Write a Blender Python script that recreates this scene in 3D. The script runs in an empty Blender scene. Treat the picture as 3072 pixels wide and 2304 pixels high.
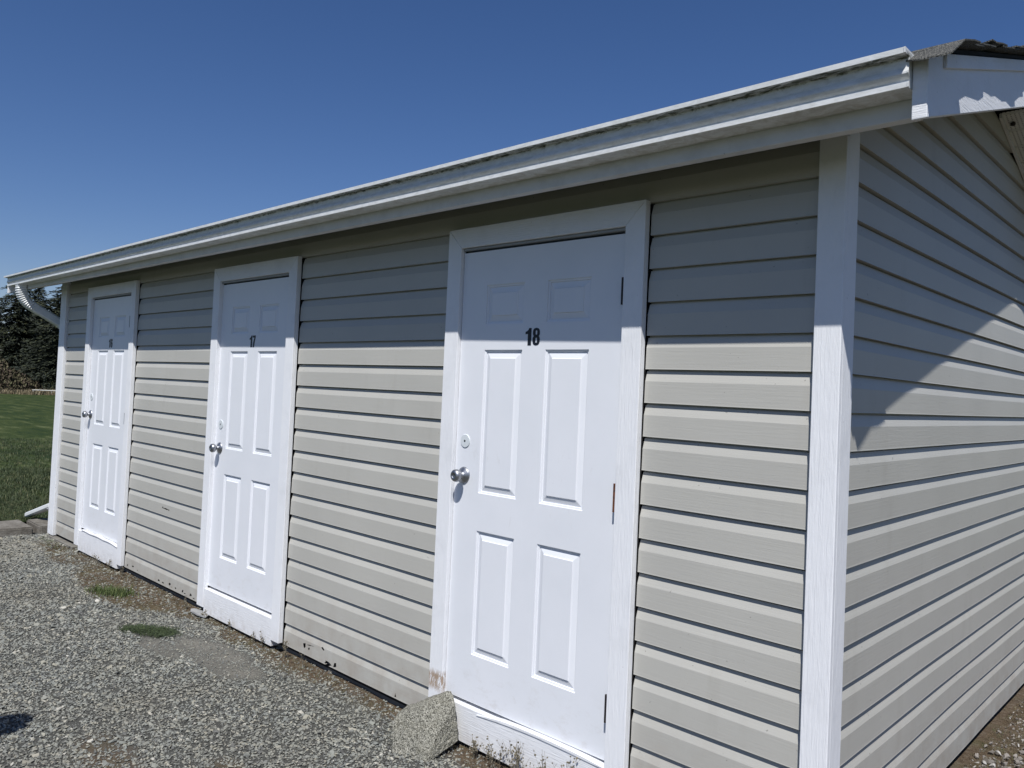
import bpy, bmesh, math, random
import numpy as np
from mathutils import Vector, Matrix, noise
random.seed(7); rng = np.random.default_rng(7)
S = bpy.context.scene
COL = S.collection
R = math.radians

# ------------------------------------------------------------------ camera
W, H, F = 3072.0, 2304.0, 2360.76
CX, CY = 21.8, -43.2
CAM = Vector((.9776, -2.4864, 1.5485)); YAW, PITCH, ROLL = -.7582, .0268, .0437
cyw, syw, cp, sp = math.cos(YAW), math.sin(YAW), math.cos(PITCH), math.sin(PITCH)
fw = Vector((syw*cp, cyw*cp, sp)); rt = Vector((cyw, -syw, 0)); up = rt.cross(fw)
c_, s_ = math.cos(ROLL), math.sin(ROLL)
rt2 = rt*c_ + up*s_; up2 = up*c_ - rt*s_
cam = bpy.data.cameras.new('camera'); camo = bpy.data.objects.new('camera', cam); COL.objects.link(camo)
m = Matrix((rt2, up2, -fw)).transposed().to_4x4(); m.translation = CAM
camo.matrix_world = m
cam.sensor_width = 36; cam.lens = F/W*36; cam.shift_x = -CX/W; cam.shift_y = CY/W
cam.clip_start = .05; cam.clip_end = 2000
S.camera = camo

# ------------------------------------------------------------------ light
SUN = Vector((.70, -1, 1.77)).normalized()
w = bpy.data.worlds.new('World'); S.world = w; w.use_nodes = True
nt = w.node_tree; bg = nt.nodes['Background']
sky = nt.nodes.new('ShaderNodeTexSky'); sky.sky_type = 'NISHITA'; sky.sun_disc = False
sky.sun_elevation = math.asin(SUN.z); sky.sun_rotation = math.atan2(SUN.x, SUN.y)
sky.air_density = 1.0; sky.dust_density = .25; sky.ozone_density = 3.0; sky.altitude = 30
hs = nt.nodes.new('ShaderNodeHueSaturation'); hs.inputs['Saturation'].default_value = 1.18
tn = nt.nodes.new('ShaderNodeMix'); tn.data_type = 'RGBA'; tn.blend_type = 'MULTIPLY'; tn.inputs[0].default_value = 1; tn.inputs[7].default_value = (1.13, 1.10, 1.33, 1)
nt.links.new(sky.outputs[0], hs.inputs['Color']); nt.links.new(hs.outputs[0], tn.inputs[6]); nt.links.new(tn.outputs[2], bg.inputs[0]); bg.inputs[1].default_value = .06
sl = bpy.data.lights.new('sun', 'SUN'); sl.energy = 5.0; sl.angle = R(.53); sl.color = (1, .98, .95)
so = bpy.data.objects.new('sun', sl); COL.objects.link(so)
so.rotation_euler = (-SUN).to_track_quat('-Z', 'Y').to_euler(); so.location = (3, -5, 8)
vs = S.view_settings; vs.view_transform = 'Standard'; vs.look = 'None'; vs.exposure = 0; vs.gamma = 1
try: vs.use_curve_mapping = False
except Exception: pass

# ------------------------------------------------------------------ materials
def lin(c): return tuple(c)+(1,)
class M:
    def __init__(s, name, rough=.6, metal=0, spec=.5):
        s.m = bpy.data.materials.new(name); s.m.use_nodes = True; s.t = s.m.node_tree
        s.b = s.t.nodes['Principled BSDF']; s.b.inputs['Roughness'].default_value = rough
        s.b.inputs['Metallic'].default_value = metal
        s.b.inputs['Specular IOR Level'].default_value = spec
        s.geo = s.t.nodes.new('ShaderNodeNewGeometry'); s.pos = s.geo.outputs['Position']
    def n(s, typ, **k):
        nd = s.t.nodes.new(typ)
        for a, b in k.items(): setattr(nd, a, b)
        return nd
    def L(s, a, b): s.t.links.new(a, b)
    def col(s, c): s.b.inputs['Base Color'].default_value = lin(c)
    def scaled(s, v):
        mp = s.n('ShaderNodeMapping'); s.L(s.pos, mp.inputs[0]); mp.inputs['Scale'].default_value = v; return mp.outputs[0]
    def noise(s, scale=5, detail=4, rough=.5, dist=0, vec=None):
        nd = s.n('ShaderNodeTexNoise'); s.L(vec if vec else s.pos, nd.inputs['Vector'])
        nd.inputs['Scale'].default_value = scale; nd.inputs['Detail'].default_value = detail
        nd.inputs['Roughness'].default_value = rough; nd.inputs['Distortion'].default_value = dist
        return nd.outputs['Fac']
    def ramp(s, fac, stops):
        r = s.n('ShaderNodeValToRGB'); s.L(fac, r.inputs[0]); e = r.color_ramp.elements
        while len(e) < len(stops): e.new(.5)
        for x, (p, c) in zip(e, stops):
            x.position = p; x.color = lin(c) if not isinstance(c, (int, float)) else (c, c, c, 1)
        return r.outputs[0]
    def mix(s, fac, a, b):
        x = s.n('ShaderNodeMix', data_type='RGBA')
        if isinstance(fac, (int, float)): x.inputs[0].default_value = fac
        else: s.L(fac, x.inputs[0])
        for v, i in ((a, 6), (b, 7)):
            if isinstance(v, tuple): x.inputs[i].default_value = lin(v)
            else: s.L(v, x.inputs[i])
        return x.outputs[2]
    def math(s, op, a, b=None, clamp=False):
        x = s.n('ShaderNodeMath', operation=op, use_clamp=clamp)
        for v, i in ((a, 0), (b, 1)):
            if v is None: continue
            if isinstance(v, (int, float)): x.inputs[i].default_value = v
            else: s.L(v, x.inputs[i])
        return x.outputs[0]
    def sep(s):
        x = s.n('ShaderNodeSeparateXYZ'); s.L(s.pos, x.inputs[0]); return x.outputs
    def rng(s, v, a, b, c=0., d=1.):
        x = s.n('ShaderNodeMapRange'); s.L(v, x.inputs[0])
        for i, q in enumerate((a, b, c, d)): x.inputs[i+1].default_value = q
        return x.outputs[0]
    def base(s, sock): s.L(sock, s.b.inputs['Base Color'])
    def bump(s, h, dist=.002, strength=1):
        x = s.n('ShaderNodeBump'); x.inputs['Distance'].default_value = dist; x.inputs['Strength'].default_value = strength
        s.L(h, x.inputs['Height']); s.L(x.outputs[0], s.b.inputs['Normal'])

SIDING = (.455, .445, .405)
def mk_siding():
    o = M('vinyl_siding', .45, spec=.4)
    x, y, z = o.sep()
    al = o.math('ADD', x, y)
    cv = o.n('ShaderNodeCombineXYZ'); o.L(o.math('MULTIPLY', al, 5), cv.inputs[0]); o.L(o.math('MULTIPLY', z, 130), cv.inputs[2])
    g = o.noise(1, 3, .55, .9, cv.outputs[0])
    big = o.noise(2.2, 3)
    dirt = o.noise(9, 5, .6)
    c = o.mix(o.rng(big, .3, .7), tuple(v*.965 for v in SIDING), tuple(v*1.03 for v in SIDING))
    oi = o.n('ShaderNodeObjectInfo'); c = o.mix(o.math('MULTIPLY', oi.outputs['Random'], .09), c, (.30, .30, .29))
    st = o.noise(1, 5, .65, .3, o.scaled((7, 7, 1.1))); c = o.mix(o.rng(st, .58, .8, 0, .22), c, (.27, .25, .21))
    lowz = o.rng(z, .42, .0)
    dm = o.math('MULTIPLY', lowz, o.rng(dirt, .38, .7), True)
    dm2 = o.math('MULTIPLY', dm, .55)
    c = o.mix(dm2, c, (.30, .25, .20))
    spot = o.rng(o.noise(60, 2), .735, .76)
    c = o.mix(o.math('MULTIPLY', spot, .5), c, (.12, .11, .10))
    o.base(c); o.bump(g, .0009, .55); return o.m
def mk_paint(name, c, grain='v', amt=.0032, rough=.55, dirt=.25, wood=False):
    o = M(name, rough, spec=.35)
    x, y, z = o.sep()
    al = o.math('ADD', x, y)
    cv = o.n('ShaderNodeCombineXYZ')
    if grain == 'v': o.L(o.math('MULTIPLY', al, 120), cv.inputs[0]); o.L(o.math('MULTIPLY', z, 10), cv.inputs[2])
    else: o.L(o.math('MULTIPLY', al, 13), cv.inputs[0]); o.L(o.math('MULTIPLY', z, 190), cv.inputs[2])
    g = o.noise(1, 4, .6, .6, cv.outputs[0])
    d = o.noise(6, 6, .65)
    dz = o.math('MULTIPLY', o.rng(d, .5, .78), dirt)
    cc = o.mix(dz, c, tuple(v*.62 for v in c))
    lowz = o.math('MULTIPLY', o.rng(z, .1, -.03), o.rng(o.noise(25, 4), .35, .65), True)
    cc = o.mix(o.math('MULTIPLY', lowz, .3), cc, (.33, .27, .2))
    fleck = o.rng(o.noise(90, 2), .77, .79)
    cc = o.mix(o.math('MULTIPLY', fleck, .6), cc, (.12, .11, .1))
    if wood:   # worn paint where the casing meets the concrete block
        mz = o.math('MULTIPLY', o.rng(z, .245, .215), o.rng(z, .135, .165))
        n2 = o.noise(1, 6, .8, .4, o.scaled((90, 90, 26)))
        mk = o.math('MULTIPLY', mz, o.rng(n2, .42, .50), True)
        cc = o.mix(mk, cc, (.37, .28, .21))
    o.base(cc); o.bump(g, amt, .7); return o.m
def mk_smooth(name, c, rough=.4, metal=0, var=.06, bump=0, spec=.5):
    o = M(name, rough, metal, spec)
    d = o.noise(7, 5, .6)
    o.base(o.mix(o.rng(d, .35, .7), tuple(v*(1+var) for v in c), tuple(v*(1-var) for v in c)))
    if bump: o.bump(o.noise(140, 3), bump, .5)
    return o.m
def mk_gutter():
    o = M('gutter_aluminium', .35, spec=.5)
    x, y, z = o.sep()
    cv = o.n('ShaderNodeCombineXYZ'); o.L(o.math('MULTIPLY', x, 22), cv.inputs[0]); o.L(o.math('MULTIPLY', z, 60), cv.inputs[2]); o.L(o.math('MULTIPLY', y, 60), cv.inputs[1])
    n1 = o.noise(1, 6, .7, .5, cv.outputs[0])
    c = o.mix(o.rng(n1, .4, .75), (.72, .735, .735), (.52, .53, .51))
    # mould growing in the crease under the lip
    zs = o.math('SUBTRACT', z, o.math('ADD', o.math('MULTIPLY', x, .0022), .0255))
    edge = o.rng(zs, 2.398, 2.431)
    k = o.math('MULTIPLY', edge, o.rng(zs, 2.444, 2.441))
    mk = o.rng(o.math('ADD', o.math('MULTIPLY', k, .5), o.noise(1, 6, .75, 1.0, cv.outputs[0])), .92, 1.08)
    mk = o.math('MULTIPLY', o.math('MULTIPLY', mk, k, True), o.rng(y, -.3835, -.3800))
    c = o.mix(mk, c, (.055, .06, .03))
    # water stains on the underside
    un = o.math('MULTIPLY', o.rng(zs, 2.3545, 2.3535), o.rng(o.noise(14, 6, .7, 1.2), .42, .6), True)
    c = o.mix(o.math('MULTIPLY', un, .55), c, (.36, .33, .27))
    o.base(c); return o.m
def mk_ground(name):
    o = M(name, .95, spec=.1)
    at = o.n('ShaderNodeAttribute', attribute_name='moss'); fi = o.n('ShaderNodeAttribute', attribute_name='fines')
    n1 = o.noise(120, 6, .7); n2 = o.noise(5, 5, .6)
    grey = o.ramp(n1, [(.25, (.04, .04, .037)), (.5, (.09, .09, .082)), (.75, (.17, .17, .155))])  # dark bed colour stands in for shade between the stones
    br = o.ramp(o.noise(90, 6, .75), [(.25, (.04, .03, .02)), (.5, (.12, .09, .062)), (.75, (.21, .165, .12))])
    gr2 = o.mix(o.rng(n2, .5, .68), br, (.10, .10, .045))
    br3 = o.ramp(o.noise(35, 6, .8), [(.35, (.05, .035, .02)), (.5, (.14, .10, .065)), (.62, (.22, .19, .15)), (.7, (.12, .11, .06))])
    gr2 = o.mix(.5, gr2, br3)
    c = o.mix(at.outputs['Fac'], grey, gr2)
    sand = o.mix(o.rng(o.noise(60, 7, .8), .35, .65), (.12, .115, .10), (.27, .255, .22))
    c = o.mix(fi.outputs['Fac'], c, sand)
    o.base(c); o.bump(o.math('ADD', n1, o.noise(35, 6, .8)), .012, .9); return o.m
def mk_lawn(name):
    o = M(name, .9, spec=.1)
    n1 = o.noise(.8, 6, .65); n2 = o.noise(30, 5, .7)
    c = o.mix(o.rng(n1, .35, .68), (.038, .056, .016), (.062, .078, .024))
    c = o.mix(o.rng(n2, .45, .7), c, (.022, .038, .013))
    n3 = o.noise(1, 8, .78, 0, o.scaled((.55, 2.2, 1))); c = o.mix(o.rng(n3, .48, .60), c, (.020, .036, .012)); c = o.mix(o.rng(n3, .46, .36), c, (.10, .115, .05))
    o.base(c); o.bump(n2, .02, .8); return o.m
def mk_random(name, stops, rough=.85, bump=0, spec=.2, local=False):
    o = M(name, rough, spec=spec)
    oi = o.n('ShaderNodeObjectInfo')
    if local:
        c = o.ramp(o.geo.outputs['Random Per Island'], stops)
    else: c = o.ramp(oi.outputs['Random'], stops)
    n = o.noise(160, 3); big = o.noise(1.6, 5, .6)
    c = o.mix(o.rng(big, .42, .68, 0, .38), c, (.20, .175, .13)) if name == 'gravel_stone' else c
    o.base(o.mix(o.math('MULTIPLY', n, .35), c, (.10, .10, .09)))
    if bump: o.bump(n, bump, .6)
    return o.m

MS = mk_siding()
MP_V = mk_paint('white_painted_wood_upright', (.80, .81, .83), 'v')
MP_VW = mk_paint('white_painted_wood_worn', (.80, .81, .83), 'v', wood=True)
MP_H = mk_paint('white_painted_wood_level', (.78, .79, .81), 'h')
MP_F = mk_paint('white_painted_fascia', (.62, .63, .64), 'h', .0008, dirt=.5)
def mk_door():
    o = M('white_enamelled_steel', .4, spec=.45); x, y, z = o.sep()
    n = o.noise(3.2, 5, .6); c = o.mix(o.rng(n, .35, .7), (.77, .785, .82), (.735, .755, .79))
    sc = o.noise(1, 6, .8, .5, o.scaled((30, 30, 9))); kn = o.math('MULTIPLY', o.rng(z, .85, 1.05), o.rng(z, 1.45, 1.25))
    c = o.mix(o.math('MULTIPLY', kn, o.rng(sc, .60, .74, 0, .28)), c, (.40, .38, .34))
    lo = o.math('MULTIPLY', o.rng(z, .42, .14), o.rng(o.noise(1, 6, .75, .2, o.scaled((12, 12, 20))), .52, .72, 0, .35)); c = o.mix(lo, c, (.42, .38, .32))
    o.base(c); o.bump(o.noise(2.3, 2), .006, .35); return o.m
MD = mk_door()
MPLATE = mk_smooth('white_cover_plate', (.62, .66, .68), .3)
MBLK = mk_smooth('black_vinyl_number', (.006, .009, .016), .45)
MDARK = mk_smooth('dark_backing', (.007, .007, .008), .9)  # near black: paper behind the siding, and painted shade in the door gaps
MSTEEL = mk_smooth('brushed_steel', (.34, .35, .37), .42, 1.0)
MHINGE = mk_smooth('dark_hinge_metal', (.02, .016, .018), .5, .3)
mr = M('rusted_hinge_metal', .7, .3); mr.base(mr.ramp(mr.noise(70, 4), [(.35, (.03, .015, .015)), (.6, (.18, .06, .025))])); MRUST = mr.m
MG = mk_gutter()
MDS = mk_smooth('white_aluminium_downspout', (.64, .66, .66), .4)
MSTRIP = mk_smooth('grey_weather_strip', (.28, .29, .29), .6)
MFOUND = mk_smooth('foundation_concrete', (.16, .15, .13), .9, var=.3, bump=.003)
MSOF = None
MSOFDARK = mk_smooth('darkened_soffit', (.07, .06, .05), .9, var=.3)  # soffit colour darkened to deepen the shade on the top siding

# ------------------------------------------------------------------ object helpers
def link(o, parent=None):
    COL.objects.link(o)
    if parent: o.parent = parent
    return o
def wloc(p):
    v = Vector((0, 0, 0))
    while p: v += p.location; p = p.parent
    return v
def obj(name, vf, mat, parent=None, smooth=False, base=None, **props):
    """vf=(verts, faces) in world coordinates -> one mesh object"""
    V, Fc = vf
    org = wloc(parent) if parent else (Vector(base) if base else Vector((0, 0, 0)))
    me = bpy.data.meshes.new(name)
    me.from_pydata([(v[0]-org[0], v[1]-org[1], v[2]-org[2]) for v in V], [], Fc)
    if mat: me.materials.append(mat)
    if smooth: me.polygons.foreach_set('use_smooth', [True]*len(me.polygons))
    me.update()
    o = bpy.data.objects.new(name, me); link(o, parent)
    if not parent: o.location = org
    for k, v in props.items(): o[k] = v
    return o
def thing(name, label, cat, loc=(0, 0, 0), group=None):
    o = bpy.data.objects.new(name, None); COL.objects.link(o); o.location = loc
    o.empty_display_size = .1
    o['label'] = label; o['category'] = cat
    if group: o['group'] = group
    return o
def tag(o, label, cat, group=None):
    o['label'] = label; o['category'] = cat
    if group: o['group'] = group
    return o
def join(*vfs):
    V, Fc = [], []
    for v, f in vfs:
        n = len(V); V += list(v); Fc += [tuple(i+n for i in q) for q in f]
    return V, Fc
def box(x0, x1, y0, y1, z0, z1):
    V = [(x, y, z) for x in (x0, x1) for y in (y0, y1) for z in (z0, z1)]
    return V, [(0, 1, 3, 2), (4, 6, 7, 5), (0, 4, 5, 1), (2, 3, 7, 6), (0, 2, 6, 4), (1, 5, 7, 3)]
def bevel(vf, w=.002, seg=1):
    bm = bmesh.new(); vs_ = [bm.verts.new(v) for v in vf[0]]
    for f in vf[1]: bm.faces.new([vs_[i] for i in f])
    bmesh.ops.recalc_face_normals(bm, faces=bm.faces)
    bmesh.ops.bevel(bm, geom=list(bm.edges), offset=w, segments=seg, affect='EDGES', profile=.5)
    bm.verts.index_update()
    r = ([tuple(v.co) for v in bm.verts], [tuple(v.index for v in f.verts) for f in bm.faces]); bm.free(); return r
def bbox(*a, w=.002): return bevel(box(*a), w)
def prism(poly, a0, a1, axis='x'):
    """closed polygon of (u,v) extruded along axis; u,v are (y,z) for x, (x,z) for y"""
    n = len(poly)
    def P(t, u, v): return (t, u, v) if axis == 'x' else ((u, t, v) if axis == 'y' else (u, v, t))
    V = [P(a0, *p) for p in poly]+[P(a1, *p) for p in poly]
    return V, [tuple(range(n))[::-1], tuple(range(n, 2*n))]+[(i, (i+1) % n, n+(i+1) % n, n+i) for i in range(n)]
def tube(pts, r, sides=6, r1=None, cap=True):
    V, Fc = [], []; n = len(pts); pts = [Vector(p) for p in pts]
    for i, p in enumerate(pts):
        t = (pts[min(i+1, n-1)]-pts[max(i-1, 0)]).normalized()
        a = t.orthogonal().normalized() if abs(t.z) > .95 else t.cross(Vector((0, 0, 1))).normalized()
        b = t.cross(a); rr = r if r1 is None else r+(r1-r)*i/(n-1)
        for k in range(sides):
            q = 2*math.pi*k/sides; V.append(tuple(p+a*math.cos(q)*rr+b*math.sin(q)*rr))
        if i:
            for k in range(sides):
                k2 = (k+1) % sides; Fc.append(((i-1)*sides+k, (i-1)*sides+k2, i*sides+k2, i*sides+k))
    if cap: Fc += [tuple(range(sides))[::-1], tuple(range((n-1)*sides, n*sides))]
    return V, Fc
def lathe_y(prof, cx, y0, cz, seg=28):
    """prof: (radius, distance towards -y)"""
    V, Fc = [], []
    for r, d in prof:
        for k in range(seg):
            a = 2*math.pi*k/seg; V.append((cx+r*math.cos(a), y0-d, cz+r*math.sin(a)))
    for i in range(len(prof)-1):
        for k in range(seg):
            k2 = (k+1) % seg; Fc.append((i*seg+k, i*seg+k2, (i+1)*seg+k2, (i+1)*seg+k))
    Fc.append(tuple(range((len(prof)-1)*seg, len(prof)*seg))); return V, Fc
def boolcut(o, cutters):
    bpy.context.view_layer.update()
    me = bpy.data.meshes.new('c'); v, f = join(*cutters); me.from_pydata(v, [], f); me.update()
    co = bpy.data.objects.new('c', me); COL.objects.link(co)
    bmc = bmesh.new(); bmc.from_mesh(me); bmesh.ops.recalc_face_normals(bmc, faces=bmc.faces); bmc.to_mesh(me); bmc.free()
    bmc = bmesh.new(); bmc.from_mesh(o.data); bmesh.ops.recalc_face_normals(bmc, faces=bmc.faces); bmc.to_mesh(o.data); bmc.free()
    md = o.modifiers.new('b', 'BOOLEAN'); md.operation = 'DIFFERENCE'; md.object = co; md.solver = 'EXACT'; md.use_self = True
    dg = bpy.context.evaluated_depsgraph_get()
    new = bpy.data.meshes.new_from_object(o.evaluated_get(dg))
    o.modifiers.remove(md); mats = [m for m in o.data.materials]
    o.data = new
    if not new.materials:
        for m_ in mats: new.materials.append(m_)
    bpy.data.objects.remove(co)

# ================================================================== GROUND
G0 = -.05
def blob(x, y, cx, cy, rx, ry):
    d = ((x-cx)/rx)**2+((y-cy)/ry)**2
    return max(0., min(1., 1.5*(1-d)))
def moss_at(x, y):
    n = noise.fractal((x*3.1, y*3.1, .3), 1, 2, 4)*.55
    m_ = max(blob(x, y, -5.25, -.10, 1.05, .34), blob(x, y, -4.4, -.05, .55, .16)*.8, blob(x, y, -6.5, -.12, .9, .2)*.65)
    if x < 0: m_ = max(m_, (1-min(1, abs(y)/.20))*.95 if x > -4.6 else 0, blob(x, y, -1.2, -.02, .6, .16))
    if x > -.06: m_ = max(m_, .8 if x < 1.6 else .4)
    m_ = max(m_, blob(x, y, -2.5, -1.2, .4, .14)*.36, blob(x, y, -2.0, -.9, .25, .1)*.34)
    return max(0., min(1., (m_*1.35+n-.28)*1.6)) if m_ > 0 else 0.
def fines_at(x, y):
    n = noise.fractal((x*4, y*4, 7), 1, 2, 3)*.5
    m_ = max(blob(x, y, -3.35, -.33, .6, .17), blob(x, y, -3.7, -.5, .35, .1)*.7)
    return max(0., min(1., (m_+n-.15)*1.1)) if m_ > 0 else 0.
def ground_z(x, y):
    z = G0+.010*noise.noise((x*1.3, y*1.3, 0))+.005*noise.noise((x*6, y*6, 4))
    if x < -6.6: z += .012*min(1, (-6.6-x)/1.0)*max(0, 1-abs(y+.15)/1.0)
    if -.2 < y < .02 and x < 0: z -= .006
    return z
# base sheet to the horizon
MLAWN = mk_lawn('lawn_grass'); MGR = mk_ground('gravel_bed')
def sheet(name, x0, x1, y0, y1, z, mat, nx=1, ny=1, kind='structure'):
    V = [(x0+(x1-x0)*i/nx, y0+(y1-y0)*j/ny, z) for j in range(ny+1) for i in range(nx+1)]
    Fc = [(j*(nx+1)+i, j*(nx+1)+i+1, (j+1)*(nx+1)+i+1, (j+1)*(nx+1)+i) for j in range(ny) for i in range(nx)]
    return obj(name, (V, Fc), mat, kind=kind)
sheet('terrain', -600, 600, -600, 600, -.085, MLAWN)
# gravel yard: fine grid near the building, coarse beyond
def grid_ground(name, xs, ys, mat):
    V = []; mo = []; fi = []
    for y in ys:
        for x in xs:
            V.append((x, y, ground_z(x, y))); mo.append(moss_at(x, y)); fi.append(fines_at(x, y))
    nx = len(xs)
    Fc = [(j*nx+i, j*nx+i+1, (j+1)*nx+i+1, (j+1)*nx+i) for j in range(len(ys)-1) for i in range(nx-1)]
    o = obj(name, (V, Fc), mat, kind='structure')
    for nm, d in (('moss', mo), ('fines', fi)):
        a = o.data.attributes.new(nm, 'FLOAT', 'POINT'); a.data.foreach_set('value', d)
    return o
xs = list(np.arange(-7.75, 1.61, .04))+[2.2, 3.5, 6]
ys = [-4.2, -3.6]+list(np.arange(-3.0, 4.5, .05))+[5, 7]  # unseen gravel stops early so the darker lawn bounces less light
grid_ground('gravel_ground', xs, ys, MGR)
# lawn behind the kerb
xs = [-75, -60, -45, -35, -28, -22, -18, -15, -13, -11.5, -10.5, -9.8, -9.2, -8.7, -8.4, -8.18]
ys = list(np.arange(-14, 30, 1.0))
V = [(x, y, -.004+.02*noise.noise((x*.4, y*.4, 0))*(1 if x < -8.3 else 0)) for y in ys for x in xs]
V += [(-8.18, ys[0], -.09), (-8.18, ys[-1], -.09)]
nx = len(xs)
Fc = [(j*nx+i, j*nx+i+1, (j+1)*nx+i+1, (j+1)*nx+i) for j in range(len(ys)-1) for i in range(nx-1)]
Fc.append((nx-1, len(V)-2, len(V)-1, len(ys)*nx-1))
obj('lawn', (V, Fc[:-1]), MLAWN, kind='structure')

# ---- scatter engine: points mesh + geometry nodes instancing
def rock_mesh(name, seed, mat, flat=.6, n=11):
    rr = random.Random(seed); bm = bmesh.new()
    for _ in range(n):
        v = Vector((rr.gauss(0, 1), rr.gauss(0, 1), rr.gauss(0, 1))).normalized()
        v = Vector((v.x*.5*rr.uniform(.85, 1.15), v.y*.36*rr.uniform(.8, 1.2), v.z*.5*flat)); bm.verts.new(v)
    r = bmesh.ops.convex_hull(bm, input=bm.verts); bmesh.ops.delete(bm, geom=[g for g in r['geom_interior'] if isinstance(g, bmesh.types.BMVert)], context='VERTS')
    me = bpy.data.meshes.new(name); bm.to_mesh(me); bm.free(); me.materials.append(mat); return bpy.data.objects.new(name, me)
def blade_mesh(name, seed, mat, n=7, h=1., spread=.35, wd=.09, lean=.5):
    rr = random.Random(seed); V = []; Fc = []
    for i in range(n):
        a = rr.uniform(0, 6.283); x, y = rr.gauss(0, spread*.5), rr.gauss(0, spread*.5); hh = h*rr.uniform(.5, 1)
        dx, dy = math.cos(a), math.sin(a); l = rr.uniform(.1, lean)*hh; wv = wd*rr.uniform(.6, 1)
        px, py = -dy*wv/2, dx*wv/2; k = len(V)
        V += [(x-px, y-py, 0), (x+px, y+py, 0), (x-px*.8+dx*l*.35, y-py*.8+dy*l*.35, hh*.55), (x+px*.8+dx*l*.35, y+py*.8+dy*l*.35, hh*.55), (x+dx*l, y+dy*l, hh*(1-.2*l))]
        Fc += [(k, k+1, k+3, k+2), (k+2, k+3, k+4)]
    me = bpy.data.meshes.new(name); me.from_pydata(V, [], Fc); me.materials.append(mat); return bpy.data.objects.new(name, me)
def scatter(name, pts, protos, tilt=.5, label=None, cat=None, base=(0, 0, 0)):
    """pts: list (x,y,z,size)"""
    cc = bpy.data.collections.new(name+'_pieces')
    for p in protos: cc.objects.link(p)
    me = bpy.data.meshes.new(name); me.from_pydata([p[:3] for p in pts], [], [])
    a = me.attributes.new('sc', 'FLOAT', 'POINT'); a.data.foreach_set('value', [p[3] for p in pts])
    o = bpy.data.objects.new(name, me); COL.objects.link(o); o['kind'] = 'stuff'
    if label: o['label'] = label; o['category'] = cat
    ng = bpy.data.node_groups.new(name, 'GeometryNodeTree')
    ng.interface.new_socket('Geometry', in_out='INPUT', socket_type='NodeSocketGeometry')
    ng.interface.new_socket('Geometry', in_out='OUTPUT', socket_type='NodeSocketGeometry')
    N = ng.nodes.new; I = N('NodeGroupInput'); O = N('NodeGroupOutput'); ip = N('GeometryNodeInstanceOnPoints')
    ci = N('GeometryNodeCollectionInfo'); ci.inputs[0].default_value = cc; ci.inputs[1].default_value = True; ci.inputs[2].default_value = True
    rv = N('FunctionNodeRandomValue'); rv.data_type = 'FLOAT_VECTOR'; rv.inputs[0].default_value = (-tilt, -tilt, 0); rv.inputs[1].default_value = (tilt, tilt, 6.283)
    na = N('GeometryNodeInputNamedAttribute'); na.data_type = 'FLOAT'; na.inputs[0].default_value = 'sc'
    ip.inputs['Pick Instance'].default_value = True
    Lk = ng.links.new
    Lk(I.outputs[0], ip.inputs['Points']); Lk(ci.outputs[0], ip.inputs['Instance']); Lk(rv.outputs[0], ip.inputs['Rotation'])
    Lk(na.outputs[0], ip.inputs['Scale']); Lk(ip.outputs[0], O.inputs[0])
    md = o.modifiers.new('scatter', 'NODES'); md.node_group = ng
    return o
MROCK = mk_random('gravel_stone', [(0, (.08, .08, .08)), (.10, (.15, .155, .15)), (.35, (.225, .235, .215)), (.6, (.27, .28, .25)), (.82, (.31, .305, .26)), (.95, (.36, .34, .27)), (1, (.56, .54, .48))], .8)
MROCKB = mk_random('brownish_stone', [(0, (.10, .085, .07)), (.4, (.20, .18, .16)), (.8, (.30, .27, .24)), (1, (.5, .48, .45))], .8)
rocks = [rock_mesh('gravel_piece', i, MROCK, .42) for i in range(10)]
pts = []
def cell(xa, xb, ya, yb, dens, size, f=None):
    n = int((xb-xa)*(yb-ya)*dens)
    P = np.column_stack([rng.uniform(xa, xb, n), rng.uniform(ya, yb, n)]); r1 = rng.random(n); r2 = rng.random(n); r3 = rng.random(n)
    for (x, y), a, b, c in zip(P, r1, r2, r3):
        if x < 0.03 and x > -7.5 and y > .03: continue
        k = 1-.62*moss_at(x, y)-.55*fines_at(x, y)
        if ((x+4.03)/.17)**2+((y+.43)/.10)**2 < 1: k *= .12
        if f: k *= f(x, y)
        if a > k: continue
        s = size*(.5+.85*b*b+(1.0 if c > .988 else 0)+(.35 if c > .93 else 0))
        if fines_at(x, y) > .4: s *= .6
        pts.append((x, y, ground_z(x, y)+s*.05+.005*a, s))
cell(-4.3, .3, -1.75, .03, 9500, .0165)
cell(-7.62, -4.3, -1.3, .03, 7500, .0180)
cell(-6.0, .8, -2.6, -1.75, 900, .022)
cell(-7.62, -6.55, -.75, -.0, 2600, .032)
scatter('gravel', pts, rocks, .5)
pts = []
rocksb = [rock_mesh('gravel_piece', 20+i, MROCKB, .6) for i in range(6)]
cell(.02, 1.3, .1, 4.4, 2300, .016, lambda x, y: 2.2)
for _ in range(60):
    x, y = random.gauss(.16, .07), random.gauss(1.72, .13)
    if x > .03: pts.append((x, y, ground_z(x, y)+.012, random.uniform(.02, .045)))
scatter('side_gravel', pts, rocksb, .6)
# dry moss and seedling growth
MMOSS = mk_random('dry_moss', [(0, (.055, .04, .024)), (.4, (.13, .09, .055)), (.65, (.17, .13, .075)), (.85, (.10, .11, .045)), (1, (.27, .23, .15))], .95)
mp = [blade_mesh('moss_piece', 40+i, MMOSS, 9, 1, .9, .14, .9) for i in range(5)]
pts = []
for (xa, xb, ya, yb, d) in ((-7.4, -3.9, -.6, .02, 5200), (-4.0, 0, -.24, .02, 4500), (.02, .9, .6, 4.0, 6500)):
    for _ in range(int((xb-xa)*(yb-ya)*d)):
        x, y = random.uniform(xa, xb), random.uniform(ya, yb)
        if random.random() < moss_at(x, y)*.8: pts.append((x, y, ground_z(x, y)-.001, random.uniform(.007, .017)))
scatter('dry_moss', pts, mp, .3)
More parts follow.
